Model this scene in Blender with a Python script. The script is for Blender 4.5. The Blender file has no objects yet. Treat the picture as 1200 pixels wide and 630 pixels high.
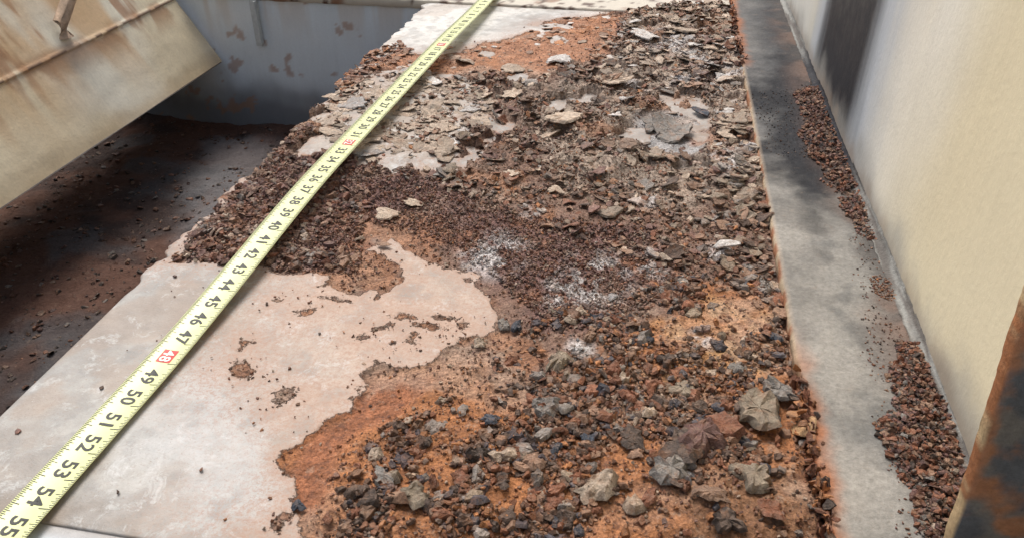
import bpy, math, random
import numpy as np
from mathutils import Vector, Matrix
random.seed(3); rng=np.random.default_rng(7)
# ---------------------------------------------------------------- camera
F=930.0; HZ=603.0; TH=math.atan(HZ/F); CT,ST=math.cos(TH),math.sin(TH)
YAW=math.radians(10.38); CY,SY=math.cos(YAW),math.sin(YAW); CH=0.427
def ray(px,py):
    u=px-600.0; v=315.0-py
    X=u; Y=F*CT+v*ST; Z=v*CT-F*ST
    return X*CY-Y*SY, X*SY+Y*CY, Z
def P(px,py,z=0.0):
    a,b,c=ray(px,py); t=(z-CH)/c
    return (a*t,b*t)
def poly(pts,z=0.0): return np.array([P(x,y,z) for x,y in pts])
sc=bpy.context.scene
cam=bpy.data.cameras.new("camera"); co=bpy.data.objects.new("camera",cam); sc.collection.objects.link(co)
cam.sensor_width=36; cam.lens=36*F/1200; cam.clip_start=0.01; cam.clip_end=500
co.location=(0,0,CH); co.rotation_euler=(math.pi/2-TH,0,YAW); sc.camera=co
# ---------------------------------------------------------------- light
sc.view_settings.view_transform='Standard'; sc.view_settings.look='None'; sc.view_settings.exposure=0
w=bpy.data.worlds.new("World"); sc.world=w; w.use_nodes=True
nt=w.node_tree; bg=nt.nodes['Background']; sky=nt.nodes.new('ShaderNodeTexSky'); sky.sky_type='NISHITA'; sky.sun_disc=False
SE=math.radians(56); SAZ=math.radians(-34)
sky.sun_elevation=SE; sky.sun_rotation=SAZ; sky.air_density=1.0; sky.dust_density=4.0; sky.ozone_density=0.8
hs=nt.nodes.new('ShaderNodeHueSaturation'); hs.inputs['Saturation'].default_value=0.6
nt.links.new(sky.outputs[0],hs.inputs['Color']); nt.links.new(hs.outputs[0],bg.inputs[0]); bg.inputs[1].default_value=0.15
sd_=bpy.data.lights.new("sun",'SUN'); sd_.energy=2.8; sd_.angle=math.radians(32); sd_.color=(1,0.97,0.92)
so=bpy.data.objects.new("sun",sd_); sc.collection.objects.link(so)
d=Vector((math.sin(SAZ)*math.cos(SE),math.cos(SAZ)*math.cos(SE),math.sin(SE)))
so.rotation_euler=d.to_track_quat('Z','Y').to_euler(); so.location=d*5
# ---------------------------------------------------------------- numpy noise
def _h(ix,iy,s):
    v=np.sin(ix*127.1+iy*311.7+s*74.7)*43758.5453
    return v-np.floor(v)
def vn(x,y,s=0):
    xi=np.floor(x); yi=np.floor(y); fx=x-xi; fy=y-yi
    fx=fx*fx*(3-2*fx); fy=fy*fy*(3-2*fy)
    a=_h(xi,yi,s); b=_h(xi+1,yi,s); c=_h(xi,yi+1,s); d=_h(xi+1,yi+1,s)
    return (a*(1-fx)+b*fx)*(1-fy)+(c*(1-fx)+d*fx)*fy
def fbm(x,y,sc_,o=4,s=0):
    r=0; a=0.5; t=0; X=x*0.8+y*0.6; Y=-x*0.6+y*0.8
    for i in range(o):
        r=r+a*vn(X*sc_+i*17.3,Y*sc_-i*9.1,s+i); t+=a; a*=0.5; sc_*=2.03
    return r/t
def fst(x,y,sx,sy,o=4,s=0):
    r=0;a=0.5;t=0
    for i in range(o):
        r=r+a*vn(x*sx+i*17.3,y*sy-i*9.1,s+i); t+=a; a*=0.5; sx*=2.03; sy*=2.03
    return r/t
def sstep(a,b,x):
    t=np.clip((x-a)/(b-a),0,1); return t*t*(3-2*t)
def sdf(x,y,pg):
    x=np.asarray(x,float); y=np.asarray(y,float)
    dmin=np.full(x.shape,1e9); ins=np.zeros(x.shape,bool); n=len(pg)
    for i in range(n):
        ax,ay=pg[i]; bx,by=pg[(i+1)%n]; ex,ey=bx-ax,by-ay
        t=np.clip(((x-ax)*ex+(y-ay)*ey)/(ex*ex+ey*ey+1e-12),0,1)
        dmin=np.minimum(dmin,np.hypot(x-ax-ex*t,y-ay-ey*t))
        c=((ay>y)!=(by>y)); xx=ax+ex*(y-ay)/(ey if abs(ey)>1e-12 else 1e-12)
        ins^=(c&(x<xx))
    return np.where(ins,dmin,-dmin)
def soft(x,y,pg,wd=0.02,nz=0.02,s=0):
    n=(fbm(x,y,25,4,s+40)-0.5)*2*nz
    return sstep(-wd,wd,sdf(x,y,pg)+n)
# ---------------------------------------------------------------- material helper
class M:
    def __init__(s,name):
        s.m=bpy.data.materials.new(name); s.m.use_nodes=True; s.t=s.m.node_tree; s.b=s.t.nodes['Principled BSDF']
        s.tc=s.t.nodes.new('ShaderNodeTexCoord').outputs['Object']
    def lk(s,a,b):
        if isinstance(a,bpy.types.NodeSocket): s.t.links.new(a,b)
        else: b.default_value=a
    def noise(s,scale,detail=4,rough=0.6,vec=None,dist=0.0):
        n=s.t.nodes.new('ShaderNodeTexNoise'); n.inputs['Scale'].default_value=scale; n.inputs['Detail'].default_value=detail
        n.inputs['Roughness'].default_value=rough; n.inputs['Distortion'].default_value=dist
        s.t.links.new(vec or s.tc,n.inputs['Vector']); return n.outputs['Fac']
    def vor(s,scale,feat='F1',out='Distance'):
        n=s.t.nodes.new('ShaderNodeTexVoronoi'); n.feature=feat; n.inputs['Scale'].default_value=scale
        s.t.links.new(s.tc,n.inputs['Vector']); return n.outputs[out]
    def mapr(s,v,a,b,c=0.0,d=1.0):
        n=s.t.nodes.new('ShaderNodeMapRange'); s.lk(v,n.inputs[0])
        for i,k in enumerate((a,b,c,d)): n.inputs[i+1].default_value=k
        return n.outputs[0]
    def math(s,op,a,b=0.0):
        n=s.t.nodes.new('ShaderNodeMath'); n.operation=op; s.lk(a,n.inputs[0]); s.lk(b,n.inputs[1]); return n.outputs[0]
    def mix(s,f,a,b,mode='MIX'):
        n=s.t.nodes.new('ShaderNodeMix'); n.data_type='RGBA'; n.blend_type=mode; n.clamp_factor=True
        s.lk(f,n.inputs[0]); s.lk(a if not isinstance(a,tuple) else (*a,1)[:4],n.inputs[6]); s.lk(b if not isinstance(b,tuple) else (*b,1)[:4],n.inputs[7]); return n.outputs[2]
    def attr(s,name,col=True):
        n=s.t.nodes.new('ShaderNodeAttribute'); n.attribute_name=name; return n.outputs['Color' if col else 'Fac']
    def nz(s):
        g=s.t.nodes.new('ShaderNodeNewGeometry'); n=s.t.nodes.new('ShaderNodeSeparateXYZ'); s.t.links.new(g.outputs['Normal'],n.inputs[0]); return n.outputs[2]
    def mapv(s,scale):
        n=s.t.nodes.new('ShaderNodeMapping'); n.inputs['Scale'].default_value=scale; s.t.links.new(s.tc,n.inputs[0]); return n.outputs[0]
    def bump(s,h,dist,strength=1.0,prev=None):
        n=s.t.nodes.new('ShaderNodeBump'); n.inputs['Distance'].default_value=dist; n.inputs['Strength'].default_value=strength
        s.lk(h,n.inputs['Height'])
        if prev is not None: s.t.links.new(prev,n.inputs['Normal'])
        return n.outputs[0]
    def done(s,col,rough=0.7,nrm=None,spec=0.3,metal=0.0):
        s.lk(col if not isinstance(col,tuple) else (*col,1)[:4],s.b.inputs['Base Color']); s.lk(rough,s.b.inputs['Roughness'])
        s.b.inputs['Specular IOR Level'].default_value=spec; s.b.inputs['Metallic'].default_value=metal
        if nrm is not None: s.t.links.new(nrm,s.b.inputs['Normal'])
        return s.m
def gray(m,f,lo=0.6,hi=1.4,a=0.25,b=0.75):
    v=m.mapr(f,a,b,lo,hi); n=m.t.nodes.new('ShaderNodeCombineColor')
    for i in range(3): m.t.links.new(v,n.inputs[i])
    return n.outputs[0]
# ---- plate
m=M("corroded_painted_steel")
s0=m.attr('sd',False)
s=m.math('ADD',s0,m.mapr(m.noise(150,5,0.65),0,1,-7,7)); s=m.math('ADD',s,m.mapr(m.noise(700,3),0,1,-2.5,2.5))
fac=m.mapr(s,-0.8,0.8)
pc=m.mix(1.0,m.attr('pcol'),gray(m,m.noise(9,6,0.7),0.80,1.12),'MULTIPLY')
pc=m.mix(1.0,pc,gray(m,m.noise(60,6,0.8),0.78,1.14),'MULTIPLY')
pc=m.mix(m.mapr(m.noise(330,4,0.7),0.55,0.70,0,0.5),pc,(0.31,0.235,0.185))
pc=m.mix(m.mapr(m.noise(22,7,0.8),0.50,0.66,0,0.45),pc,(0.34,0.285,0.24))
pc=m.mix(m.mapr(m.noise(34,7,0.8,dist=0.6),0.54,0.64,0,0.5),pc,(0.64,0.64,0.63))
pc=m.mix(m.mapr(m.noise(900,3,0.7),0.64,0.70,0,0.7),pc,(0.16,0.09,0.06))
pc=m.mix(m.math('MULTIPLY',m.mapr(s0,-55,2,0,1.0),m.mapr(m.noise(240,6,0.85),0.44,0.60,0,1)),pc,(0.33,0.18,0.12))
pc=m.mix(m.mapr(s,-18,0,0,0.6),pc,(0.40,0.25,0.175))
pc=m.mix(m.mapr(s,-1.2,-0.5,0,0.25),pc,(0.55,0.43,0.34))
rc=m.mix(1.0,m.attr('Col'),gray(m,m.noise(45,6,0.7),0.5,1.5),'MULTIPLY')
rc=m.mix(1.0,rc,gray(m,m.noise(420,4,0.7),0.55,1.45,0.3,0.7),'MULTIPLY')
rc=m.mix(m.mapr(m.noise(130,5,0.7),0.52,0.66,0,0.6),rc,(0.12,0.06,0.045))
rc=m.mix(m.mapr(m.noise(75,6,0.75),0.55,0.67,0,0.55),rc,(0.50,0.355,0.26))
rc=m.mix(m.mapr(m.noise(38,7,0.8,dist=0.8),0.57,0.66,0,0.55),rc,(0.19,0.095,0.065))
rc=m.mix(m.mapr(s,0,2.0,0.5,0),rc,(0.14,0.065,0.04))
col=m.mix(fac,pc,rc)
hb=m.math('ADD',m.math('MULTIPLY',m.noise(420,5,0.7),m.mapr(fac,0,1,0.15,1)),m.math('MULTIPLY',fac,-0.4))
nb=m.bump(hb,0.0026,1.0)
nb=m.bump(m.math('MULTIPLY',m.vor(260),fac),0.0014,0.9,nb)
nb=m.bump(m.math('MULTIPLY',m.noise(120,5,0.6),m.mapr(fac,0,1,0.25,1)),0.0032,0.8,nb)
PLATE=m.done(col,m.mapr(fac,0,1,0.5,0.78),nb,0.35)
# ---- flakes
m=M("rust_flake"); c=m.attr('Col')
c=m.mix(1.0,c,gray(m,m.noise(260,5,0.7),0.55,1.5),'MULTIPLY'); c=m.mix(1.0,c,gray(m,m.noise(1100,3,0.7),0.65,1.35),'MULTIPLY')
c=m.mix(m.mapr(m.noise(90,5,0.7),0.52,0.66,0,0.45),c,(0.33,0.145,0.065))
dust=m.math('MULTIPLY',m.mapr(m.nz(),0.65,0.99,0,0.55),m.mapr(m.noise(150,6,0.75),0.46,0.64,0,1))
c=m.mix(dust,c,(0.38,0.26,0.19))
nb=m.bump(m.noise(650,5,0.75),0.0015,1.0); nb=m.bump(m.noise(230,5,0.7),0.003,0.9,nb)
FLAKE=m.done(c,m.mapr(m.noise(80,3),0.3,0.7,0.4,0.85),nb,0.4)
def painted(name,rough=0.55,speck=0.35,spec=0.3,bs=0.0006,st=0.9,mot=0.9,streak=0.0):
    m=M(name); c=m.attr('Col')
    c=m.mix(1.0,c,gray(m,m.noise(12,6,0.7),mot,2-mot),'MULTIPLY')
    c=m.mix(1.0,c,gray(m,m.noise(220,5,0.75),st,2-st-0.02),'MULTIPLY')
    if streak>0:
        sv=m.mapv((60,60,5)); c=m.mix(1.0,c,gray(m,m.noise(1.0,6,0.7,sv),1-streak,1+streak*0.5),'MULTIPLY')
        if streak>0.08: c=m.mix(m.mapr(m.noise(1.7,5,0.7,sv),0.60,0.74,0,0.4),c,(0.42,0.27,0.15))
    c=m.mix(m.mapr(m.noise(260,5,0.8),0.60,0.74,0,speck),c,(0.14,0.09,0.06))
    c=m.mix(m.mapr(m.noise(70,6,0.8),0.58,0.70,0,speck*0.7),c,(0.30,0.22,0.16))
    return m.done(c,m.mapr(m.noise(40,4),0.3,0.7,rough-0.1,rough+0.12),m.bump(m.noise(160,6,0.65),bs,1.0),spec)
STRIP=painted("dusty_grey_steel",0.7,0.4,0.25,0.0018,0.70,0.72)
WALLM=painted("cream_paint",0.5,0.10,0.3,0.0004,0.95,0.97,0.05)
GIRDM=painted("stained_cream_paint",0.5,0.28,0.3,0.0006,0.9,0.92,0.12)
PITM=painted("shade_toned_pit_floor",0.9,0.5,0.15,0.004,0.7,0.8)  # pit shade is carried by the dark floor colours
def simple(name,col,rough=0.5,spec=0.3,ns=120,lo=0.85,hi=1.12,bd=0.0003):
    m=M(name); c=m.mix(1.0,(*col,1),gray(m,m.noise(ns,5,0.7),lo,hi),'MULTIPLY')
    return m.done(c,rough,m.bump(m.noise(ns*2,4),bd,0.7),spec)
# ---------------------------------------------------------------- mesh helpers
def mkobj(name,V,Fc,mat,smooth=False,parent=None):
    me=bpy.data.meshes.new(name); me.from_pydata(V if isinstance(V,list) else V.tolist(),[],Fc); me.materials.append(mat)
    if smooth: me.polygons.foreach_set('use_smooth',[True]*len(me.polygons))
    o=bpy.data.objects.new(name,me); sc.collection.objects.link(o)
    if parent: o.parent=parent
    return o
def setcol(o,name,C):
    C=np.asarray(C,float)
    if C.shape[1]==3: C=np.hstack([C,np.ones((len(C),1))])
    a=o.data.attributes.new(name,'FLOAT_COLOR','POINT'); a.data.foreach_set('color',C.astype(np.float32).ravel())
def setf(o,name,v):
    a=o.data.attributes.new(name,'FLOAT','POINT'); a.data.foreach_set('value',np.asarray(v,np.float32))
def gridfaces(nu,nv,off=0):
    i=np.arange(nu-1)[:,None]*nv+np.arange(nv-1)[None,:]+off; i=i.ravel()
    return np.stack([i,i+nv,i+nv+1,i+1],1)
def lerpc(C,col,w): return C*(1-w[:,None])+np.array(col)[None,:]*w[:,None]
# ---------------------------------------------------------------- corroded plate
XL,XR,Y0,Y1=-0.470,0.150,0.289,1.600
RUST=poly([(395,100),(455,62),(520,66),(600,44),(640,26),(720,14),(862,-8),(890,80),(930,260),(975,470),(1020,660),(380,660),
 (345,628),(330,590),(345,525),(385,495),(405,475),(432,440),(500,425),(545,402),(580,378),(580,350),(520,312),(450,278),(435,290),(480,330),(445,350),(380,330),(330,322),(262,306),(195,309),(290,205),(335,155),(352,118)])
R_or=poly([(330,600),(345,520),(440,430),(560,430),(640,470),(700,400),(860,335),(940,345),(960,470),(1000,660),(360,660)])
R_bright=poly([(325,590),(345,520),(440,438),(520,440),(480,475),(420,510),(385,550),(370,600)])
R_yel=poly([(780,590),(840,535),(940,545),(990,660),(770,660)])
R_och=poly([(690,450),(770,400),(830,355),(905,375),(925,440),(820,470)])
R_pur=poly([(200,300),(310,190),(420,180),(520,220),(620,255),(760,275),(800,340),(720,380),(640,380),(600,345),(540,290),(430,262),(420,320),(330,320)])
R_uor=poly([(440,80),(455,58),(600,45),(650,20),(730,20),(715,70),(640,92),(500,88)])
R_ugr=poly([(600,120),(690,100),(740,30),(800,-10),(870,-10),(920,230),(800,250),(640,225)])
R_grey=poly([(745,140),(800,125),(835,150),(825,180),(800,195),(745,172)])
R_beige=poly([(362,155),(390,105),(470,86),(560,100),(580,148),(525,190),(440,194),(365,180)])
SPOTS=[((290,425),0.012,0.006),((338,467),0.010,0.005),((350,367),0.006,0.004),((325,352),0.003,0.002),((300,398),0.003,0.002),((470,372),0.010,0.003),((500,388),0.013,0.003),((430,395),0.004,0.003),((415,335),0.004,0.002),((455,410),0.003,0.002),((520,372),0.008,0.003),((390,350),0.005,0.002),((325,622),0.006,0.003),((480,400),0.004,0.002),((540,385),0.005,0.003),((445,380),0.003,0.002)]
WHITE=[((700,325),0.045),((765,315),0.022),((585,298),0.04),((850,195),0.035),((785,55),0.06),((820,80),0.035),((660,345),0.028),((840,300),0.018),((850,90),0.035),((560,300),0.025),((790,545),0.02),((690,345),0.02),((740,110),0.03),((880,180),0.02),((820,400),0.014),((680,410),0.016),((620,250),0.02),((760,240),0.02),((800,100),0.03)]
def white_m(x,y):
    q=np.zeros(len(x))
    for (c,r) in WHITE:
        cx,cy=P(*c); q=np.maximum(q,np.clip(1.4-1.4*np.hypot(x-cx,(y-cy)*0.7)/r,0,1)*sstep(0.40,0.56,fbm(x,y,70,4,33)))
    return q
def rust_s(x,y):
    wx=x+(fbm(x,y,30,3,5)-0.5)*0.030; wy=y+(fbm(x,y,30,3,6)-0.5)*0.042
    s=sdf(wx,wy,RUST)+(fbm(x,y,70,5,9)-0.5)*0.018
    s=np.minimum(s,-sdf(wx,wy,R_beige)+ (fbm(x,y,42,5,77)-0.53)*0.20)
    up=sstep(0.85,1.0,y); s=np.minimum(s,0.03-(sstep(0.60,0.70,fbm(x,y,20,5,177))*0.06)*up)
    for (c,a,b) in SPOTS:
        cx,cy=P(*c); r=np.hypot((wx-cx)/a,(wy-cy)/(b*1.6)); s=np.maximum(s,(1-r)*min(a,b))
    return s
def rust_col(x,y):
    C=np.tile(np.array([0.24,0.145,0.105]),(len(x),1))
    C=lerpc(C,(0.40,0.32,0.255),soft(x,y,R_ugr,0.03,0.04,1)*0.85)
    C=lerpc(C,(0.42,0.175,0.072),soft(x,y,R_or,0.02,0.04,2))
    C=lerpc(C,(0.37,0.145,0.07),soft(x,y,R_bright,0.01,0.01,3))
    C=lerpc(C,(0.29,0.145,0.075),soft(x,y,R_yel,0.02,0.02,4))
    C=lerpc(C,(0.55,0.31,0.14),soft(x,y,R_och,0.02,0.03,5)*sstep(0.4,0.6,fbm(x,y,30,4,19)))
    C=lerpc(C,(0.215,0.118,0.102),soft(x,y,R_pur,0.02,0.03,6)*0.95)
    C=lerpc(C,(0.45,0.215,0.12),soft(x,y,R_uor,0.015,0.02,7))
    C=lerpc(C,(0.39,0.37,0.36),soft(x,y,R_grey,0.012,0.01,8))
    b=fbm(x,y,14,4,21); C=lerpc(C,(0.50,0.36,0.27),sstep(0.52,0.68,b)*0.5)
    C=lerpc(C,(0.42,0.18,0.08),sstep(0.54,0.66,fbm(x,y,17,4,121))*0.55)
    return lerpc(C,(0.70,0.66,0.64),white_m(x,y)*0.97)
def paint_col(x,y):
    C=np.tile(np.array([0.445,0.42,0.385]),(len(x),1))
    C=lerpc(C,(0.52,0.395,0.31),soft(x,y,poly([(330,320),(430,270),(600,330),(600,400),(440,450),(350,520),(330,420)]),0.06,0.04,9)*0.95)
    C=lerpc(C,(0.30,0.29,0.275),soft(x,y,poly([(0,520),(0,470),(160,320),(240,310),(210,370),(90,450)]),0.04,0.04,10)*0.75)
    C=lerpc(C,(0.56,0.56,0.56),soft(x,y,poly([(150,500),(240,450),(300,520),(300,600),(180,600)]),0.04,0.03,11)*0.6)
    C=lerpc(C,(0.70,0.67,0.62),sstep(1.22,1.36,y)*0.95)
    C=lerpc(C,(0.45,0.375,0.31),soft(x,y,R_beige,0.03,0.01,12)*0.9)
    C=lerpc(C,(0.31,0.245,0.195),sstep(0.54,0.70,fbm(x,y,18,5,51))*0.45)
    C=lerpc(C,(0.26,0.25,0.235),sstep(0.55,0.68,fbm(x,y,55,5,52))*0.4)
    C=lerpc(C,(0.24,0.23,0.22),sstep(0.56,0.64,fbm(x,y,9,5,53))*0.35)
    C=lerpc(C,(0.36,0.25,0.175),sstep(0.58,0.66,fbm(x,y,12,5,54))*0.4)
    e=sstep(0.03,0.0,y-Y0)*sstep(0.35,0.6,fbm(x,y,30,3,15)); C=lerpc(C,(0.27,0.21,0.16),e*0.8)
    return C
def height(x,y):
    s=rust_s(x,y)+(fbm(x,y,150,2,61)-0.5)*0.008
    r=sstep(0,0.004,s)
    lay=fbm(x,y,26,5,70); q=lay*9; st=(np.floor(q)+sstep(0.78,1.0,q-np.floor(q)))/9
    up=sstep(0.70,0.90,y)
    low=soft(x,y,R_or,0.03,0.02,2); bri=soft(x,y,R_bright,0.01,0.01,3)
    k=sstep(0.0,0.06,s)
    amp=(0.030*up*st*sstep(0.0,0.03,s)/(k+0.001)*np.minimum(1,k+0.35)+0.014*(1-up)*lay)*k
    amp=amp+0.007*low*k*fbm(x,y,60,3,71)+k*0.007*soft(x,y,R_yel,0.03,0.02,4)*(1+2*fbm(x,y,45,4,72))
    amp=amp+k*0.006*up*sstep(0.5,0.55,fbm(x,y,60,3,75))
    amp=amp*(1-0.9*bri)*(1-0.75*soft(x,y,R_grey,0.012,0.01,8))*(1-0.6*soft(x,y,R_uor,0.012,0.01,8))
    h=r*(-0.0018+amp*0.8+0.0042*(fbm(x,y,170,3,73)-0.4)*(0.35+0.65*k))
    h=h+(1-r)*(0.0006*fbm(x,y,20,3,74)) + (1-r)*soft(x,y,R_beige,0.02,0.01,12)*(0.002+0.008*st)
    return h,s
ys=[Y0]; 
while ys[-1]<Y1: ys.append(ys[-1]+0.0015+0.0014*(ys[-1]-Y0))
ys=np.array(ys); xs=np.linspace(XL,XR,340)
gx,gy=np.meshgrid(xs,ys,indexing='ij'); x=gx.ravel(); y=gy.ravel()
h,_=height(x,y); s=rust_s(x,y)
edge=np.exp(-(x-XL)/0.006)
jag=(fbm(y,y*0,45,4,90)-0.5)*0.03*sstep(0.52,0.62,y); xj=x+edge*jag
h=h-edge*0.002-0.0012*np.exp(-(y-Y0)/0.004)
nu,nv=len(xs),len(ys)
V=np.stack([xj,y,h],1); Fg=gridfaces(nu,nv)
L=V[:nv].copy(); L[:,2]=-0.014; L[:,0]+=0.002; B=V[::nv].copy(); B[:,2]=-0.014
oL=len(V); oB=oL+nv; V2=np.vstack([V,L,B])
Fl=[[j,j+1,oL+j+1,oL+j] for j in range(nv-1)]; Fb=[[i*nv,oB+i,oB+i+1,(i+1)*nv] for i in range(nu-1)]
plate=mkobj("corroded_steel_plate",V2,Fg.tolist()+Fl+Fb,PLATE,True)
sd=np.concatenate([s,np.where(ys>0.5,0.01,0.001),np.full(nu,-0.02)])*1000
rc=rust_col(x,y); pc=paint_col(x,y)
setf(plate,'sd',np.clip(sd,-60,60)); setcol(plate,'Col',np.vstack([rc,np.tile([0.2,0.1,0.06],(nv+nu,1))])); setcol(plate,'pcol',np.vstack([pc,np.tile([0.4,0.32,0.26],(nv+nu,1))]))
def sheet(name,xs,ys,zf,cf,mat,plane='xy',smooth=True,parent=None):
    gx,gy=np.meshgrid(xs,ys,indexing='ij'); a=gx.ravel(); b=gy.ravel(); z=zf(a,b)
    if plane=='xy': V=np.stack([a,b,z],1)
    elif plane=='yz': V=np.stack([z,a,b],1)
    elif plane=='xz': V=np.stack([a,z,b],1)
    o=mkobj(name,V,gridfaces(len(xs),len(ys)).tolist(),mat,smooth,parent); setcol(o,'Col',cf(a,b)); return o
def c_near(a,b):
    C=np.tile(np.array([0.50,0.53,0.56]),(len(a),1)); C=lerpc(C,(0.30,0.24,0.19),sstep(0.277,0.287,b)*0.6); return lerpc(C,(0.4,0.36,0.32),sstep(0.55,0.7,fbm(a,b,30,4,3))*0.5)
sheet("front_steel_plate",np.linspace(-0.55,0.15,80),np.linspace(-0.3,0.2888,120),lambda a,b:-0.0022+0*a,c_near,GIRDM)
# ---------------------------------------------------------------- right strip flange
SX0,SX1,SZ=0.1375,0.242,0.014
BLK=poly([(874,105),(930,50),(990,90),(1015,210),(950,228),(894,200)],SZ)
def c_strip(a,b):
    C=np.tile(np.array([0.15,0.145,0.135]),(len(a),1))
    C=lerpc(C,(0.26,0.245,0.22),sstep(0.46,0.60,fbm(a,b,24,6,5))*0.75)
    C=lerpc(C,(0.08,0.075,0.07),sstep(0.47,0.62,fbm(a,b,12,6,8))*0.75)
    C=lerpc(C,(0.37,0.34,0.30),sstep(0.05,0.01,a-SX0+(fbm(a,b,25,5,6)-0.5)*0.08)*0.42)
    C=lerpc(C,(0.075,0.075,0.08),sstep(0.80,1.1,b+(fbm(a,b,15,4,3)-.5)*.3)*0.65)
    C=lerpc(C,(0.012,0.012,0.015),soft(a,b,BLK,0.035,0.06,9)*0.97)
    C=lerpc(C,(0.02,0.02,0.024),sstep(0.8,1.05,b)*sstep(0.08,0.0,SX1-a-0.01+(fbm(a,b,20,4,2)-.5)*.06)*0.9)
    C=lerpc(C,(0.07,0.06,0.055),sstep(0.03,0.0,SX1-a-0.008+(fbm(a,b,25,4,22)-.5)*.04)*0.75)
    C=lerpc(C,(0.20,0.12,0.085),sstep(0.06,0.0,SX1-a)*sstep(0.4,0.6,fbm(a,b,14,4,12))*0.6)
    C=lerpc(C,(0.35,0.31,0.26),sstep(0.48,0.3,b)*sstep(0.4,0.6,fbm(a,b,16,4,14))*0.65)
    e=sstep(0.006,0.0,a-SX0); C=lerpc(C,(0.45,0.34,0.24),e*0.6)
    e=sstep(0.020,0.0,a-SX0+(fbm(a,b,50,4,4)-.5)*0.02)*np.maximum(sstep(0.60,0.47,b),sstep(1.25,1.32,b)); C=lerpc(C,(0.34,0.125,0.05),e*0.9)
    return C
n=700; yy=np.linspace(0.05,1.9,n); prof=[(0.004,-0.004),(0.0,0.002),(0.0005,SZ-0.0025),(0.0025,SZ)]+[(q,SZ) for q in np.linspace(0.006,SX1-SX0+0.001,52)]
V=[];Cc=[]
for (px_,pz) in prof:
    a=np.full(n,SX0+px_); rustz=np.maximum(sstep(0.58,0.47,yy),sstep(1.25,1.32,yy))
    k=math.exp(-px_/0.006); jg=(fbm(yy,yy*0+px_*9,140,4,3)-0.4)*0.010*rustz*k+(fbm(yy,yy*0,25,3,4)-0.5)*0.003*k
    zz=pz+(fbm(a,yy,60,3,19)-0.5)*0.0012+(fbm(yy,yy*0,120,3,8)-0.5)*0.006*rustz*k
    V.append(np.stack([a+jg,yy,zz],1))
    c_=c_strip(a,yy)
    if pz<SZ-0.001: c_=lerpc(np.tile(np.array([0.48,0.37,0.25]),(n,1)),(0.32,0.11,0.045),np.maximum(rustz,sstep(0.5,0.65,fbm(yy,yy*0+pz,40,3,6))*0.8))
    Cc.append(c_)
strip=mkobj("flange_strip",np.vstack(V),gridfaces(len(prof),n).tolist(),STRIP,True); setcol(strip,'Col',np.vstack(Cc))
V=[];Cc=[]
for i in range(7):
    t=i/6*math.pi/2; r=0.009
    x_=SX1+0.0005-r*(1-math.sin(t)); z_=SZ+0.0005+r*(1-math.cos(t)); j=(fbm(yy,yy*0+i*.2,90,3,5)-0.5)*0.002
    V.append(np.stack([x_+j,yy,z_+j],1)); c=np.tile(np.array([0.26,0.255,0.235]),(n,1)); c=lerpc(c,(0.10,0.085,0.075),sstep(0.38,0.56,fbm(yy,yy*0+i*.1,14,6,7))*0.85); c=lerpc(c,(0.02,0.02,0.025),sstep(0.80,0.95,yy)*sstep(1.45,1.25,yy)); Cc.append(c)
wf=mkobj("weld_fillet",np.vstack(V),gridfaces(7,n).tolist(),STRIP,True); setcol(wf,'Col',np.vstack(Cc))
# ---------------------------------------------------------------- right wall
def c_wall(a,b):
    C=np.tile(np.array([0.79,0.70,0.49]),(len(a),1))
    C=lerpc(C,(0.86,0.84,0.77),sstep(0.22,0.0,np.abs(a-0.82)+(fbm(a,b,5,3,2)-0.5)*0.1)*0.9)
    C=lerpc(C,(0.73,0.61,0.39),sstep(0.3,0.8,fst(a,b,6,2,3,3))*0.35)
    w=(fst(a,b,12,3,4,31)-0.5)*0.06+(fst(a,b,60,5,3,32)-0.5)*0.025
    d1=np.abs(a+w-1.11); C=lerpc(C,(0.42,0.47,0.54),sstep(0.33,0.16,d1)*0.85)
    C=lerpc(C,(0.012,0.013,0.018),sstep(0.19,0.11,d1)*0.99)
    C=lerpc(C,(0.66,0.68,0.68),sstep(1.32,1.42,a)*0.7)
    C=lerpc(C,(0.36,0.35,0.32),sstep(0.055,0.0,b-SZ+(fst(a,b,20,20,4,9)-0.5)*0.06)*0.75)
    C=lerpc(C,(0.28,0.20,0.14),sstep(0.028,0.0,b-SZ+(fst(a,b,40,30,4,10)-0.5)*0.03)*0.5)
    return C
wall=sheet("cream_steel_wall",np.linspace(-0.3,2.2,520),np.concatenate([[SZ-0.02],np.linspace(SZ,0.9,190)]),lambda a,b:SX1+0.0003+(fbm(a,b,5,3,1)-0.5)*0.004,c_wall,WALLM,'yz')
def box(bm_v,bm_f,x0,x1,y0,y1,z0,z1):
    o=len(bm_v); 
    for X in (x0,x1):
        for Y in (y0,y1):
            for Z in (z0,z1): bm_v.append((X,Y,Z))
    for f in ((0,1,3,2),(4,6,7,5),(0,4,5,1),(2,3,7,6),(0,2,6,4),(1,5,7,3)): bm_f.append([o+i for i in f])
nz=300; zz=np.linspace(SZ,0.6,nz); ex=0.194-(zz-SZ)*0.083
V=[];Cc=[]
loops=[(0.0,0.340,0),(0.0,0.3315,0),(0.0015,0.330,1)]+[(q,0.330,1) for q in np.linspace(0.004,0.075,48)]
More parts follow.
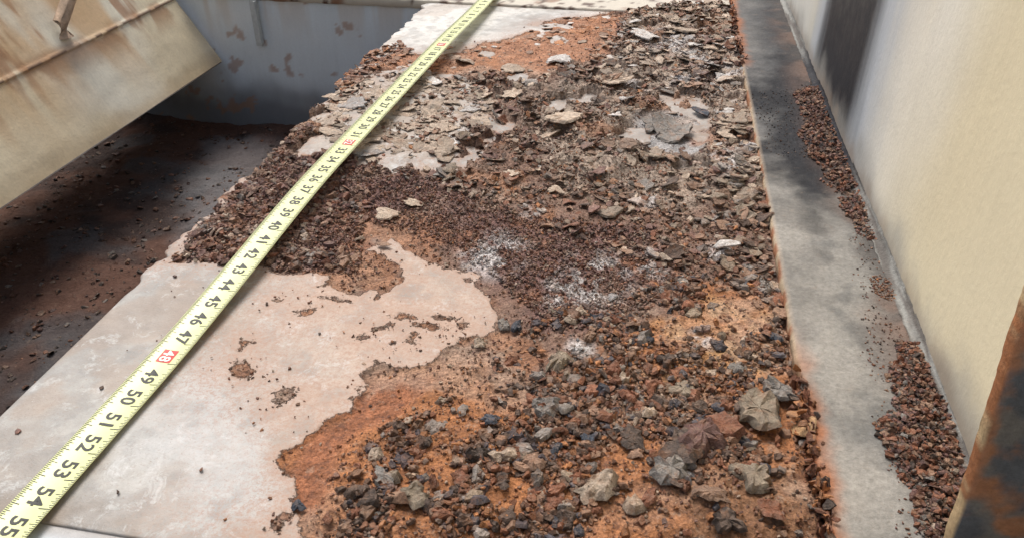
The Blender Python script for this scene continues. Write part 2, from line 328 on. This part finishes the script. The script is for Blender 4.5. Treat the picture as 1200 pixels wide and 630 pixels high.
for (q,Y,fc) in loops:
    j=(fbm(zz,zz*0,60,4,3)-0.5)*0.003
    X=np.minimum(ex+j*math.exp(-q/0.01)+q,SX1+0.004); V.append(np.stack([X,np.full(nz,Y),zz],1))
    if fc==0: c=lerpc(np.tile(np.array([0.50,0.36,0.20]),(nz,1)),(0.34,0.14,0.06),sstep(0.46,0.58,fbm(zz,zz*0,45,4,7)))
    else:
        c=np.tile(np.array([0.09,0.097,0.11]),(nz,1)); c=lerpc(c,(0.16,0.15,0.14),sstep(0.4,0.6,fbm(zz,zz*0+q,50,4,27)))
        c=lerpc(c,(0.34,0.145,0.065),sstep(0.54,0.72,fbm(zz,zz*0+q,38,6,17)+0.20*math.exp(-q/0.008))*0.85)
    Cc.append(c)
st=mkobj("stiffener_plate",np.vstack(V),gridfaces(len(loops),nz).tolist(),STRIP,True); setcol(st,'Col',np.vstack(Cc))
# ---------------------------------------------------------------- left sloping girder
tt=np.linspace(0,1,150); ya=np.linspace(-0.4,1.585,560)
WL=0.40
def c_gird(a,b):
    C=np.tile(np.array([0.74,0.63,0.44]),(len(a),1))
    C=lerpc(C,(0.84,0.79,0.66),sstep(0.40,0.62,fst(a,b,4,2,3,2))*0.8)
    C=lerpc(C,(0.62,0.37,0.16),sstep(0.46,0.64,fst(a,b,9,0.8,4,3))*sstep(0.0,0.45,b)*0.7)
    C=lerpc(C,(0.38,0.18,0.08),sstep(0.55,0.66,fst(a,b,26,2.0,4,6))*sstep(0.1,0.5,b)*0.8)
    C=lerpc(C,(0.52,0.38,0.22),sstep(0.12,0.0,b+(fst(a,b,14,10,4,5)-.5)*0.12)*0.6)
    C=lerpc(C,(0.36,0.18,0.08),sstep(WL+0.05,WL,b)*sstep(WL-0.16,WL-0.02,b)*sstep(0.46,0.6,fst(a,b,16,6,4,9))*0.75)
    C=lerpc(C,(0.60,0.43,0.24),sstep(WL+0.05,0.9,b)*0.5)
    C=lerpc(C,(0.20,0.12,0.075),sstep(0.009,0.003,np.abs(b-WL))*sstep(0.40,0.5,fst(a,b*0,70,1,2,8))*0.9)
    return C
gx0=-0.945
gird=sheet("left_girder",ya,tt,lambda a,b:0*a,c_gird,GIRDM,'yz')
co_=np.empty(len(gird.data.vertices)*3); gird.data.vertices.foreach_get('co',co_); co_=co_.reshape(-1,3)
t_=co_[:,2].copy(); a_=co_[:,1]; co_[:,2]=-0.145+t_*0.33; co_[:,0]=gx0-t_*0.33*0.62+(fbm(a_,t_,6,3,1)-0.5)*0.004+0.004*np.exp(-((t_-WL)/0.008)**2)
gird.data.vertices.foreach_set('co',co_.ravel())
sheet("girder_bottom_flange",np.linspace(-1.20,gx0,20),ya,lambda a,b:-0.147+0*a,lambda a,b:np.tile(np.array([0.12,0.09,0.07]),(len(a),1)),WALLM)
# ---------------------------------------------------------------- far cross girder
def c_far(a,b):
    C=np.tile(np.array([0.74,0.81,0.85]),(len(a),1))
    C=lerpc(C,(0.87,0.88,0.87),sstep(0.45,0.65,fbm(a,b,6,4,2))*0.6)
    C=lerpc(C,(0.62,0.52,0.42),sstep(0.55,0.7,fst(a,b,25,3,4,3))*sstep(-0.12,0.0,b)*0.5)
    C=lerpc(C,(0.14,0.14,0.15),sstep(-0.16,-0.27,b+(fbm(a,b,15,3,4)-0.5)*0.06)*0.85)  # shadow at the web's foot, painted as darker colour
    C=lerpc(C,(0.42,0.22,0.12),sstep(0.69,0.73,fbm(a,b,35,5,9))*0.6)
    return C
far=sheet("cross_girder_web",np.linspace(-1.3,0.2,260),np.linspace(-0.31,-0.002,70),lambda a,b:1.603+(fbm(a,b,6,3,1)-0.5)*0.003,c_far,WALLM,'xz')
def c_lip(a,b):
    C=np.tile(np.array([0.58,0.52,0.43]),(len(a),1)); C=lerpc(C,(0.30,0.17,0.11),sstep(0.50,0.64,fbm(a,b,16,4,5))); return lerpc(C,(0.12,0.07,0.05),sstep(0.6,0.7,fbm(a,b,50,4,6)))
n=240; xa=np.linspace(-1.3,0.137,n); V=[];Cc=[]
for (Y,Z) in [(1.599,-0.012),(1.597,-0.009),(1.597,0.002),(1.599,0.005)]+[(q,0.005) for q in np.linspace(1.603,2.1,50)]:
    j=(fbm(xa,xa*0+Z,60,3,4)-0.5)*0.004; V.append(np.stack([xa,Y+j*(Y<1.602),np.full(n,Z)+j*0.5],1)); Cc.append(c_lip(xa,np.full(n,Y+Z)))
lip=mkobj("cross_girder_flange",np.vstack(V),gridfaces(54,n).tolist(),WALLM,True); setcol(lip,'Col',np.vstack(Cc))
def hit_y(px,py,Y):
    a,b,c=ray(px,py); t=Y/b; return (a*t,Y,CH+c*t)
v=[];f=[]; p=hit_y(298,16,1.59); q=hit_y(304,55,1.59)
box(v,f,p[0]-0.010,p[0]+0.003,1.594,1.600,q[2],-0.012); box(v,f,p[0]+0.003,p[0]+0.006,1.586,1.600,q[2]+0.006,-0.012)
clip=mkobj("mounting_clip",v,f,simple("clip_steel",(0.55,0.58,0.58),0.6))
def tube(name,pts,r,mat,seg=10):
    V=[];Fc=[]
    for i,p in enumerate(pts):
        a=Vector(pts[max(i-1,0)]); b=Vector(pts[min(i+1,len(pts)-1)]); d=(b-a).normalized(); u=d.cross(Vector((0,0.3,1))).normalized(); w_=d.cross(u)
        for k in range(seg):
            t=2*math.pi*k/seg; V.append(tuple(Vector(p)+(u*math.cos(t)+w_*math.sin(t))*r*(1+0.15*math.sin(i*2.3+k))))
    for i in range(len(pts)-1):
        for k in range(seg): Fc.append([i*seg+k,i*seg+(k+1)%seg,(i+1)*seg+(k+1)%seg,(i+1)*seg+k])
    Fc.append(list(range(seg))); Fc.append([(len(pts)-1)*seg+k for k in range(seg)][::-1])
    return mkobj(name,V,Fc,mat,True)
def hit_g(px,py,off=0.0):
    a,b,c=ray(px,py)
    t=(gx0+off-(CH+0.145)*0.62)/(a+0.62*c); return (a*t,b*t,CH+c*t)
RUSTM=simple("rusty_bar",(0.58,0.42,0.30),0.8,0.2,60,0.5,1.3,0.001)
tube("bracket_rod",[hit_g(78,44,0.004),hit_g(72,26,0.02),hit_g(82,-6,0.05),hit_g(95,-40,0.07)],0.013,RUSTM)
# ---------------------------------------------------------------- pit floor, ground
PZ=-0.30
def zpit(a,b): return PZ+0.03*fbm(a,b,7,4,3)+0.008*fbm(a,b,50,3,4)-0.015
def c_pit(a,b):
    C=np.tile(np.array([0.060,0.041,0.036]),(len(a),1)); C=lerpc(C,(0.13,0.067,0.047),sstep(0.42,0.62,fbm(a,b,9,5,5))*0.8)  # dark browns hold the pit's shade in the floor colour
    C=lerpc(C,(0.085,0.083,0.085),sstep(0.52,0.64,fbm(a,b,7,4,15))*0.7)
    pg=poly([(255,160),(330,170),(300,240),(210,300),(215,240)],PZ); return lerpc(C,(0.18,0.17,0.17),soft(a,b,pg,0.03,0.03,5)*0.7)
sheet("pit_floor",np.linspace(-1.55,-0.3,300),np.linspace(-0.4,1.61,420),zpit,c_pit,PITM)
m=M("ground_mat"); GM=m.done(m.mix(1.0,(0.09,0.08,0.07,1),gray(m,m.noise(2,6),0.7,1.3),'MULTIPLY'),0.9,m.bump(m.noise(8,6),0.01))
mkobj("ground",[(-300,-300,-0.36),(300,-300,-0.36),(300,300,-0.36),(-300,300,-0.36)],[[0,1,2,3]],GM)
v=[];f=[]; box(v,f,-0.36,-0.345,-0.3,1.6,-0.34,-0.016); mkobj("unseen_shade_web",v,f,simple("web_paint",(0.2,0.17,0.14),0.8))  # unseen web added to keep the space under the plate dark
v=[];f=[]; box(v,f,-1.58,-1.56,-0.4,1.61,-0.34,0.2); mkobj("back_web",v,f,simple("web_paint2",(0.2,0.17,0.14),0.8))
# ---------------------------------------------------------------- flakes
VV=[];FF=[];CCc=[]; voff=[0]
def rotm(yaw,tx,ty):
    cy,sy=np.cos(yaw),np.sin(yaw); cx,sx=np.cos(tx),np.sin(tx); c2,s2=np.cos(ty),np.sin(ty); N=len(yaw); Z=np.zeros(N); O=np.ones(N)
    Rz=np.stack([cy,-sy,Z,sy,cy,Z,Z,Z,O],1).reshape(N,3,3); Rx=np.stack([O,Z,Z,Z,cx,-sx,Z,sx,cx],1).reshape(N,3,3); Ry=np.stack([c2,Z,s2,Z,O,Z,-s2,Z,c2],1).reshape(N,3,3)
    return Rx@Ry@Rz
def flakes(cen,size,col,n=7,thick=0.18,tilt=0.35,curl=0.1,chunk=False,elong=0.45,rings=False,local=0.3):
    N=len(cen)
    if N==0: return
    if local>0:
        on=(cen[:,2]>-0.05)&(cen[:,0]<SX0)
        lc=rust_col(cen[:,0],cen[:,1]); wt=(local*rng.uniform(0.2,1.3,N)*on)[:,None]; col=col*(1-wt)+lc*wt
        wm=(white_m(cen[:,0],cen[:,1])*on*0.8*(rng.uniform(0,1,N)<0.75))[:,None]; col=col*(1-wm)+np.array([[0.68,0.65,0.63]])*wm
    ang=(np.arange(n)[None,:]+rng.uniform(-0.38,0.38,(N,n)))*2*math.pi/n
    if n>=9:
        rad=np.full((N,n),0.85)
        for hmn,am in ((2,0.10),(3,0.13),(4,0.10),(5,0.09),(7,0.07)): rad=rad+am*rng.uniform(0.2,1.2,(N,1))*np.cos(hmn*ang+rng.uniform(0,6.28,(N,1)))
        rad=rad+rng.uniform(-0.13,0.13,(N,n))
    else: rad=rng.uniform(0.6,1.08,(N,n))
    el=1-rng.uniform(0,elong,(N,1))
    px=np.cos(ang)*rad; py=np.sin(ang)*rad*el
    cd=rng.uniform(-1,1,(N,1))*curl; th=thick*rng.uniform(0.45,1.4,(N,1))
    ph=rng.uniform(0,6.28,(N,1)); ca,sa=np.cos(ph),np.sin(ph)
    slx=rng.uniform(-.35,.35,(N,1))
    def bend(a,b): q=a*ca+b*sa; return cd*q*q*1.6
    ts=rng.uniform(0.6,0.85,(N,1)) if chunk else rng.uniform(0.88,0.97,(N,1))
    jit=lambda k:rng.uniform(-k,k,(N,n))
    top=np.stack([px*ts+jit(0.06),py*ts+jit(0.06),bend(px,py)+th*(1+(jit(0.4) if chunk else jit(0.2))+(slx*px*2 if chunk else 0))],2)
    bot=np.stack([px,py,bend(px,py)+jit(0.04)-(th*0.1)],2)
    parts=[bot,top]
    if rings:
        mid=np.stack([px*0.5+jit(0.08),py*0.5+jit(0.08),bend(px*.55,py*.55)+th*(1.1+jit(0.35)+slx*px)],2); parts.append(mid)
        cc=np.stack([np.zeros((N,1)),np.zeros((N,1)),th*(1.1+rng.uniform(-.35,.35,(N,1)))],2); parts.append(cc)
    A=np.concatenate(parts,1)*size[:,None,None]
    Rm=rotm(rng.uniform(0,6.28,N),rng.normal(0,tilt,N),rng.normal(0,tilt,N))
    A=np.einsum('nij,nkj->nki',Rm,A); A=A+cen[:,None,:]
    k=A.shape[1]
    C=np.repeat(col[:,None,:],k,1); C=C*rng.uniform(0.82,1.18,(N,k,1)); C[:,:n]*=0.6
    fl=[]
    for i in range(n): j=(i+1)%n; fl.append([i,j,n+j,n+i])
    if rings:
        fl.append(list(range(n))[::-1])
        for i in range(n): j=(i+1)%n; fl.append([n+i,n+j,2*n+j,2*n+i]); fl.append([2*n+i,2*n+j,3*n])
    else: fl.append([n+i for i in range(n)])
    base=voff[0]
    for a in range(N):
        o=base+a*k
        for q in fl: FF.append([o+i for i in q])
    VV.append(A.reshape(-1,3)); CCc.append(C.reshape(-1,3)); voff[0]+=N*k
PAL=dict(dk=(0.085,0.06,0.048),rb=(0.25,0.10,0.055),pu=(0.205,0.11,0.092),orr=(0.47,0.195,0.075),be=(0.52,0.41,0.31),gr=(0.27,0.245,0.22),bl=(0.055,0.065,0.085),ol=(0.30,0.24,0.175),wh=(0.68,0.64,0.60),br=(0.32,0.195,0.13))
def pick(N,mix):
    ks=list(mix); p=np.array([mix[k] for k in ks],float); p/=p.sum(); i=rng.choice(len(ks),N,p=p); C=np.array([PAL[k] for k in ks])[i]
    return C*rng.uniform(0.55,1.4,(N,1))
def scatter(N,pg,ok=None,jit=0.0):
    lo=pg.min(0); hi=pg.max(0)
    p=rng.uniform(lo,hi,(int(N*4),2)); 
    dd=sdf(p[:,0],p[:,1],pg)+(fbm(p[:,0],p[:,1],35,3,88)-0.5)*2*jit
    p=p[dd>0]
    if ok is not None and len(p): p=p[rng.uniform(0,1,len(p))<ok(p[:,0],p[:,1])]
    return p[:int(N)]
def on_plate(p,lift): 
    hh,_=height(p[:,0],p[:,1]); return np.stack([p[:,0],p[:,1],hh+lift],1)
inX=lambda a:(a>XL+0.003)&(a<SX0-0.002)
def okrust(a,b): s=rust_s(a,b); return np.where(inX(a)&(s>-0.001),0.35+0.65*sstep(0,0.02,s),inX(a)*(0.16*sstep(-0.014,0,s)+0.05*sstep(-0.05,0,s)*sstep(0.42,0.6,fbm(a,b,25,3,93))+0.004*sstep(-0.15,0,s)))
def sizes(N,lo,hi,pw=2.2): return lo+(hi-lo)*rng.uniform(0,1,N)**pw
full=np.array([(XL,Y0+0.02),(XR,Y0+0.02),(XR,1.595),(XL,1.595)])
LOW=poly([(395,640),(400,560),(450,500),(560,450),(600,400),(640,370),(900,300),(940,470),(985,640)])
clear=lambda a,b:(1-0.88*soft(a,b,R_bright,0.01,0.01,3))*(1-0.93*soft(a,b,R_grey,0.012,0.01,8))*(1-0.85*soft(a,b,R_uor,0.015,0.02,7))*(1-0.35*soft(a,b,R_yel,0.02,0.02,4))*(1-0.6*soft(a,b,R_och,0.02,0.02,4))
patchy=lambda a,b,s,lo=0.44,hi=0.56: sstep(lo,hi,fbm(a,b,24,4,s))
p=scatter(24000,full,lambda a,b:okrust(a,b)*clear(a,b)*(0.3+0.7*patchy(a,b,101)))
flakes(on_plate(p,rng.uniform(-0.0005,0.0015,len(p))),sizes(len(p),0.0008,0.0025),pick(len(p),dict(rb=5,pu=3,dk=1.5,orr=2,be=1.4,br=3)),n=5,thick=0.5,chunk=True,tilt=0.5)
p=scatter(15000,R_pur,lambda a,b:okrust(a,b))
flakes(on_plate(p,rng.uniform(-0.0005,0.002,len(p))),sizes(len(p),0.0009,0.0030,2),pick(len(p),dict(pu=6,rb=4,dk=1.5,br=3,be=.5)),n=5,thick=0.6,chunk=True,tilt=0.5)
GL=poly([(195,307),(290,205),(350,150),(440,180),(420,320),(330,320)])
p=scatter(1900,GL,lambda a,b:okrust(a,b)*(0.15+0.85*patchy(a,b,107)))
flakes(on_plate(p,rng.uniform(0,0.003,len(p))),sizes(len(p),0.0025,0.0080,2.3),pick(len(p),dict(pu=4,rb=4,dk=1.5,br=5,be=1.8,gr=1)),n=7,thick=0.35,chunk=True,tilt=0.4)
p=scatter(6800,LOW,lambda a,b:okrust(a,b)*clear(a,b)*(0.05+0.95*patchy(a,b,103,0.46,0.55)))
flakes(on_plate(p,rng.uniform(-0.001,0.003,len(p))),sizes(len(p),0.0014,0.0054,2.1),pick(len(p),dict(dk=5,rb=5,bl=1.6,gr=1.2,br=2,orr=2,be=.5)),n=7,thick=0.42,chunk=True,tilt=0.4)
p=scatter(540,LOW,lambda a,b:okrust(a,b)*clear(a,b)*(0.08+0.92*patchy(a,b,103)))
flakes(on_plate(p,rng.uniform(-0.001,0.003,len(p))),sizes(len(p),0.005,0.0108,2),pick(len(p),dict(dk=5,rb=3,bl=2.5,gr=2,ol=1,br=2,be=.8)),n=11,thick=0.32,chunk=True,tilt=0.3,rings=True,local=0.12)
UP=poly([(400,175),(440,100),(560,90),(640,90),(720,20),(862,-5),(905,250),(915,330),(800,330),(700,290),(560,240),(430,200)])
p=scatter(6300,UP,lambda a,b:okrust(a,b)*clear(a,b)*(0.05+0.95*patchy(a,b,105,0.46,0.56)))
flakes(on_plate(p,rng.uniform(-0.001,0.003,len(p))),sizes(len(p),0.0018,0.0068,2.1),pick(len(p),dict(dk=5,br=5,gr=1,rb=4.5,be=3,ol=1,pu=2.5,orr=1)),n=7,thick=0.26,tilt=0.42,curl=0.15)
p=scatter(900,UP,lambda a,b:okrust(a,b)*clear(a,b)*(0.05+0.95*patchy(a,b,106)))
flakes(on_plate(p,rng.uniform(-0.001,0.005,len(p))),sizes(len(p),0.006,0.0165,2.6),pick(len(p),dict(dk=3,br=5,gr=1,be=5,ol=2,pu=1.5,rb=2,wh=.3)),n=13,thick=0.10,tilt=0.28,curl=0.35,rings=True,local=0.2)
BE=poly([(370,150),(395,100),(480,88),(570,105),(575,140),(520,185),(430,192)])
p=scatter(340,BE); flakes(on_plate(p,rng.uniform(-0.001,0.0015,len(p))),sizes(len(p),0.004,0.026,2.4),pick(len(p),dict(be=6,ol=.6,wh=.6))*0.9,n=22,thick=0.045,tilt=0.10,curl=0.12,rings=True,local=0.05)
p=scatter(450,BE,lambda a,b:0.05+0.95*patchy(a,b,66)); flakes(on_plate(p,0.002),sizes(len(p),0.0015,0.006,2),pick(len(p),dict(br=3,dk=2,rb=2,be=2)),n=7,thick=0.25,tilt=0.4)
TR=poly([(690,110),(735,20),(862,0),(870,110),(880,200),(840,200),(830,110)])
p=scatter(320,TR); p=p[inX(p[:,0])]; flakes(on_plate(p,rng.uniform(-0.001,0.003,len(p))),sizes(len(p),0.005,0.023,2.4),pick(len(p),dict(be=6,gr=1,wh=1.6,ol=.6,br=1)),n=18,thick=0.05,tilt=0.17,curl=0.25,rings=True,local=0.1)
UO=R_uor; p=scatter(120,UO); flakes(on_plate(p,0.001),sizes(len(p),0.003,0.014,2.5),pick(len(p),dict(be=3,orr=3,br=2,wh=.6)),n=16,thick=0.06,tilt=0.12,rings=True)
EDG=poly([(395,95),(440,60),(470,50),(480,62),(440,90),(400,120)])
p=scatter(160,EDG); flakes(on_plate(p,0.002),sizes(len(p),0.004,0.010),pick(len(p),dict(rb=4,orr=3,br=2)),n=9,thick=0.15,tilt=0.3,rings=True)
RM=poly([(800,200),(890,180),(930,330),(935,420),(850,330)])
p=scatter(170,RM); p=p[inX(p[:,0])]; flakes(on_plate(p,rng.uniform(0.0,0.005,len(p))),sizes(len(p),0.005,0.013,2),pick(len(p),dict(dk=2.5,gr=2,ol=3,be=2,br=4,rb=1)),n=12,thick=0.18,tilt=0.3,curl=0.2,rings=True)
BIG=[(560,540,17,'dk'),(450,566,19,'gr'),(488,588,20,'ol'),(575,497,12,'bl'),(640,485,24,'gr'),(655,430,22,'ol'),(700,578,30,'be'),(626,548,18,'br'),(800,535,34,'dk'),(820,522,40,'pu'),(845,508,28,'rb'),(888,492,36,'ol'),(910,468,24,'gr'),
 (800,462,17,'ol'),(562,405,12,'be'),(590,383,10,'gr'),(820,135,14,'bl'),(785,560,26,'gr'),(652,530,12,'bl'),(500,520,10,'dk'),(740,520,22,'dk'),(735,470,14,'rb'),(605,385,12,'bl'),(690,520,12,'bl'),(540,565,14,'rb'),(590,575,12,'dk'),(830,590,24,'br'),(880,570,26,'ol'),(900,610,20,'rb'),(850,620,22,'dk'),
 (420,605,12,'rb'),(350,595,9,'bl'),(385,612,10,'rb'),(650,590,16,'rb'),(760,590,16,'rb'),(860,440,12,'gr'),(905,400,14,'bl'),(720,440,14,'rb'),(780,430,14,'dk'),(690,400,12,'br'),(485,243,14,'be'),(455,254,18,'be'),(600,213,12,'be'),(650,230,12,'be'),(450,290,9,'br'),(780,110,12,'gr'),
 (660,152,26,'be'),(640,162,18,'be'),(785,158,32,'gr'),(765,150,22,'gr'),(720,105,26,'be'),(755,50,20,'wh'),(800,45,20,'be'),(815,60,16,'wh'),(835,85,16,'wh'),(840,180,12,'be'),(870,250,14,'ol'),(880,300,14,'ol'),(735,300,8,'br'),(520,212,12,'gr'),(470,205,12,'dk'),(600,120,14,'be'),(545,75,14,'be'),(655,74,20,'wh'),(600,84,16,'be'),(720,148,9,'wh'),(700,215,14,'pu'),(822,6,12,'wh')]
for (a,b,r,k) in BIG:
    q=np.array([P(a,b)]); sc_=r/(CT*(b+288)/CH)
    flakes(on_plate(q,0.003+0.06*sc_),np.array([sc_]),np.array([PAL[k]])*rng.uniform(0.85,1.2),n=22,thick=0.24 if b>350 else 0.06,tilt=0.12,curl=0.2,chunk=b>350,rings=True,elong=0.4,local=0.0)
p=np.array([P(850,300)]); flakes(on_plate(p,0.012),np.array([0.016]),np.array([[0.7,0.66,0.62]]),n=9,thick=0.08,tilt=0.1,elong=0.75,rings=True)
p=np.array([P(a,b) for a,b in [(22,506),(205,325),(318,300),(430,525),(395,562),(120,455),(640,345),(455,255)]]); flakes(on_plate(p,0.0008),rng.uniform(0.002,0.005,len(p)),pick(len(p),dict(dk=1,pu=1)),n=7,thick=0.3,tilt=0.1)
ye=rng.uniform(0.26,0.52,320); c=np.stack([SX0+rng.normal(0.0,0.0028,320),ye,SZ+rng.uniform(-0.010,0.004,320)],1)
flakes(c,rng.uniform(0.002,0.0065,320),pick(320,dict(rb=6,orr=4,dk=1)),n=7,thick=0.2,tilt=0.9,curl=0.3,local=0)
ye=rng.uniform(1.28,1.7,120); c=np.stack([SX0+rng.normal(0.0,0.003,120),ye,SZ+rng.uniform(-0.006,0.004,120)],1)
flakes(c,rng.uniform(0.003,0.007,120),pick(120,dict(rb=6,orr=1,dk=2)),n=7,thick=0.2,tilt=0.8,curl=0.3,local=0)
fx,fy=P(943,500,0.01); flakes(np.array([[fx-0.001,fy,0.010],[fx+0.001,fy+0.012,0.012]]),np.array([0.017,0.012]),np.array([[0.50,0.30,0.15],[0.45,0.22,0.1]]),n=14,thick=0.08,tilt=0.9,curl=0.3,rings=True,local=0)
for pts,N,mx in (([(935,105),(965,100),(1012,215),(1026,282),(1005,275),(985,235),(940,180)],2200,dict(pu=4,rb=4,br=3,dk=1)),([(1022,330),(1045,325),(1056,360),(1030,358)],200,dict(rb=5,orr=1,br=2)),
    ([(1050,395),(1085,400),(1130,500),(1150,640),(1075,640),(1065,580),(1030,520),(1045,470)],2800,dict(rb=5,br=3,pu=3,dk=2,be=.3,gr=.5)),([(960,20),(915,0),(1160,640),(1050,640)],1400,dict(rb=2,br=3,dk=2,pu=2)),([(880,110),(940,100),(960,190),(900,180)],300,dict(dk=5,bl=2))):
    pg=poly(pts,SZ); p=scatter(N,pg,jit=0.014); p=p[(p[:,0]>SX0+0.004)&(p[:,0]<SX1-0.002)]
    dd=np.clip(sdf(p[:,0],p[:,1],pg),0,0.03); z=SZ+rng.uniform(0,1,len(p))*(dd*0.3 if N>2000 else 0)+0.0003
    big=1.7 if N>2000 else 0.7
    flakes(np.stack([p[:,0],p[:,1],z],1),sizes(len(p),0.0008,0.0026*big,1.8),pick(len(p),mx),n=6,thick=0.5,chunk=True,tilt=0.5,local=0)
pg=np.array([(-1.5,0.2),(-0.47,0.2),(-0.47,1.58),(-1.5,1.58)])
p=scatter(5500,pg,lambda a,b:0.25+0.75*patchy(a,b,120)); z=zpit(p[:,0],p[:,1])
flakes(np.stack([p[:,0],p[:,1],z],1),sizes(len(p),0.002,0.009,2.8),pick(len(p),dict(dk=5,rb=4,pu=2,br=1,gr=.6))*0.5,n=6,thick=0.3,chunk=True,tilt=0.35,local=0)  # halved palette carries the pit's shade in the chip colour
deb=mkobj("rust_flake_debris",np.vstack(VV),FF,FLAKE); setcol(deb,'Col',np.vstack(CCc))
# ---------------------------------------------------------------- tape measure
tape=bpy.data.objects.new("tape_measure",None); sc.collection.objects.link(tape)
IN=0.0254; TW=0.0305; A0=np.array([-0.3816,0.303]); td=np.array([math.sin(math.radians(1.75)),math.cos(math.radians(1.75))]); tn=np.array([td[1],-td[0]])
def tmap(n,c,dz=0.0):
    L=(53.72-n)*IN; p=A0+td*L+tn*c
    z=0.0035+0.0175*sstep(0.10,0.50,np.float64(L))-0.006*sstep(0.95,1.25,np.float64(L))
    z+=0.0018*(c/(TW/2))**2
    return (p[0],p[1],float(z)+dz)
V=[];Fc=[];ns=np.linspace(0.6,64,260); cs=np.linspace(-TW/2,TW/2,11)
for n_ in ns:
    for c in cs: V.append(tmap(n_,c))
for n_ in ns:
    for c in cs: V.append(tmap(n_,c,-0.0004))
G=gridfaces(len(ns),len(cs)); K=len(ns)*len(cs); Fc=G.tolist()+(G[:,::-1]+K).tolist()
nc=len(cs)
for i in range(len(ns)-1):
    Fc.append([i*nc,K+i*nc,K+(i+1)*nc,(i+1)*nc]); Fc.append([i*nc+nc-1,(i+1)*nc+nc-1,K+(i+1)*nc+nc-1,K+i*nc+nc-1])
YEL=simple("tape_yellow",(0.74,0.755,0.37),0.35,0.5,60,0.84,1.08,0.0001)
mkobj("blade",V,Fc,YEL,True,tape)
BLKM=simple("tape_black",(0.04,0.04,0.035),0.5); REDM=simple("tape_red",(0.60,0.06,0.05),0.45); WHM=simple("tape_digit_pale",(0.85,0.80,0.72),0.45)
V=[];Fc=[]
def quad(n0,n1,c0,c1,dz,V,Fc,k=1):
    for i in range(k):
        a=c0+(c1-c0)*i/k; b=c0+(c1-c0)*(i+1)/k; o=len(V)
        V+= [tmap(n0,a,dz),tmap(n1,a,dz),tmap(n1,b,dz),tmap(n0,b,dz)]; Fc.append([o,o+1,o+2,o+3])
for i in range(16,62*16):
    n_=i/16; k=i%16
    ln=0.0095 if k==0 else 0.0062 if k==8 else 0.0048 if k%4==0 else 0.0036 if k%2==0 else 0.0025
    hw=0.010 if k else 0.014
    quad(n_-hw,n_+hw,TW/2-0.0002-ln,TW/2-0.0002,0.00018,V,Fc,3 if ln>0.005 else 1)
    quad(n_-hw,n_+hw,-TW/2+0.0002,-TW/2+0.0002+ln*(0.9 if k else 0.6),0.00018,V,Fc,3 if ln>0.005 else 1)
mkobj("graduations",V,Fc,BLKM,False,tape)
hv=[];hf=[]; p0=tmap(0.6,0); box(hv,hf,p0[0]-0.010,p0[0]+0.010,p0[1],p0[1]+0.0012,p0[2]-0.012,p0[2]+0.001); mkobj("end_hook",hv,hf,simple("hook_steel",(0.5,0.5,0.5),0.35),False,tape)
Vr=[];Fr=[]
def addtext(txt,ncen,ccen,size,VL,FL,dz=0.0003,off=0.018):
    cu=bpy.data.curves.new("t",'FONT'); cu.body=txt; cu.size=1.0; cu.align_x='CENTER'; cu.align_y='CENTER'; cu.offset=off; cu.resolution_u=3; cu.space_character=1.05
    ob=bpy.data.objects.new("t",cu); sc.collection.objects.link(ob); dg=bpy.context.evaluated_depsgraph_get(); me=ob.evaluated_get(dg).to_mesh()
    o=len(VL)
    ysv=[v.co.y for v in me.vertices]; ym=(max(ysv)+min(ysv))/2; xsv=[v.co.x for v in me.vertices]; xm=(max(xsv)+min(xsv))/2
    for v_ in me.vertices: VL.append(tmap(ncen+(v_.co.x-xm)*size/IN,ccen+(v_.co.y-ym)*size,dz))
    for p_ in me.polygons: FL.append([o+i for i in p_.vertices])
    ob.evaluated_get(dg).to_mesh_clear(); bpy.data.objects.remove(ob); bpy.data.curves.remove(cu)
V=[];Fc=[];Vw=[];Fw=[]
for n_ in range(1,62):
    if n_%16==0:
        quad(n_-0.66,n_-0.05,-0.0065,0.0065,0.00022,Vr,Fr,4); addtext(str(n_),n_-0.36,0,0.0135,Vw,Fw,0.0005)
    else: addtext(str(n_),n_-0.36,0.0,0.0165,V,Fc)
mkobj("numerals",V,Fc,BLKM,False,tape); mkobj("red_marks",Vr,Fr,REDM,False,tape); mkobj("red_mark_numerals",Vw,Fw,WHM,False,tape)
print("verts",len(deb.data.vertices),"faces",len(deb.data.polygons))
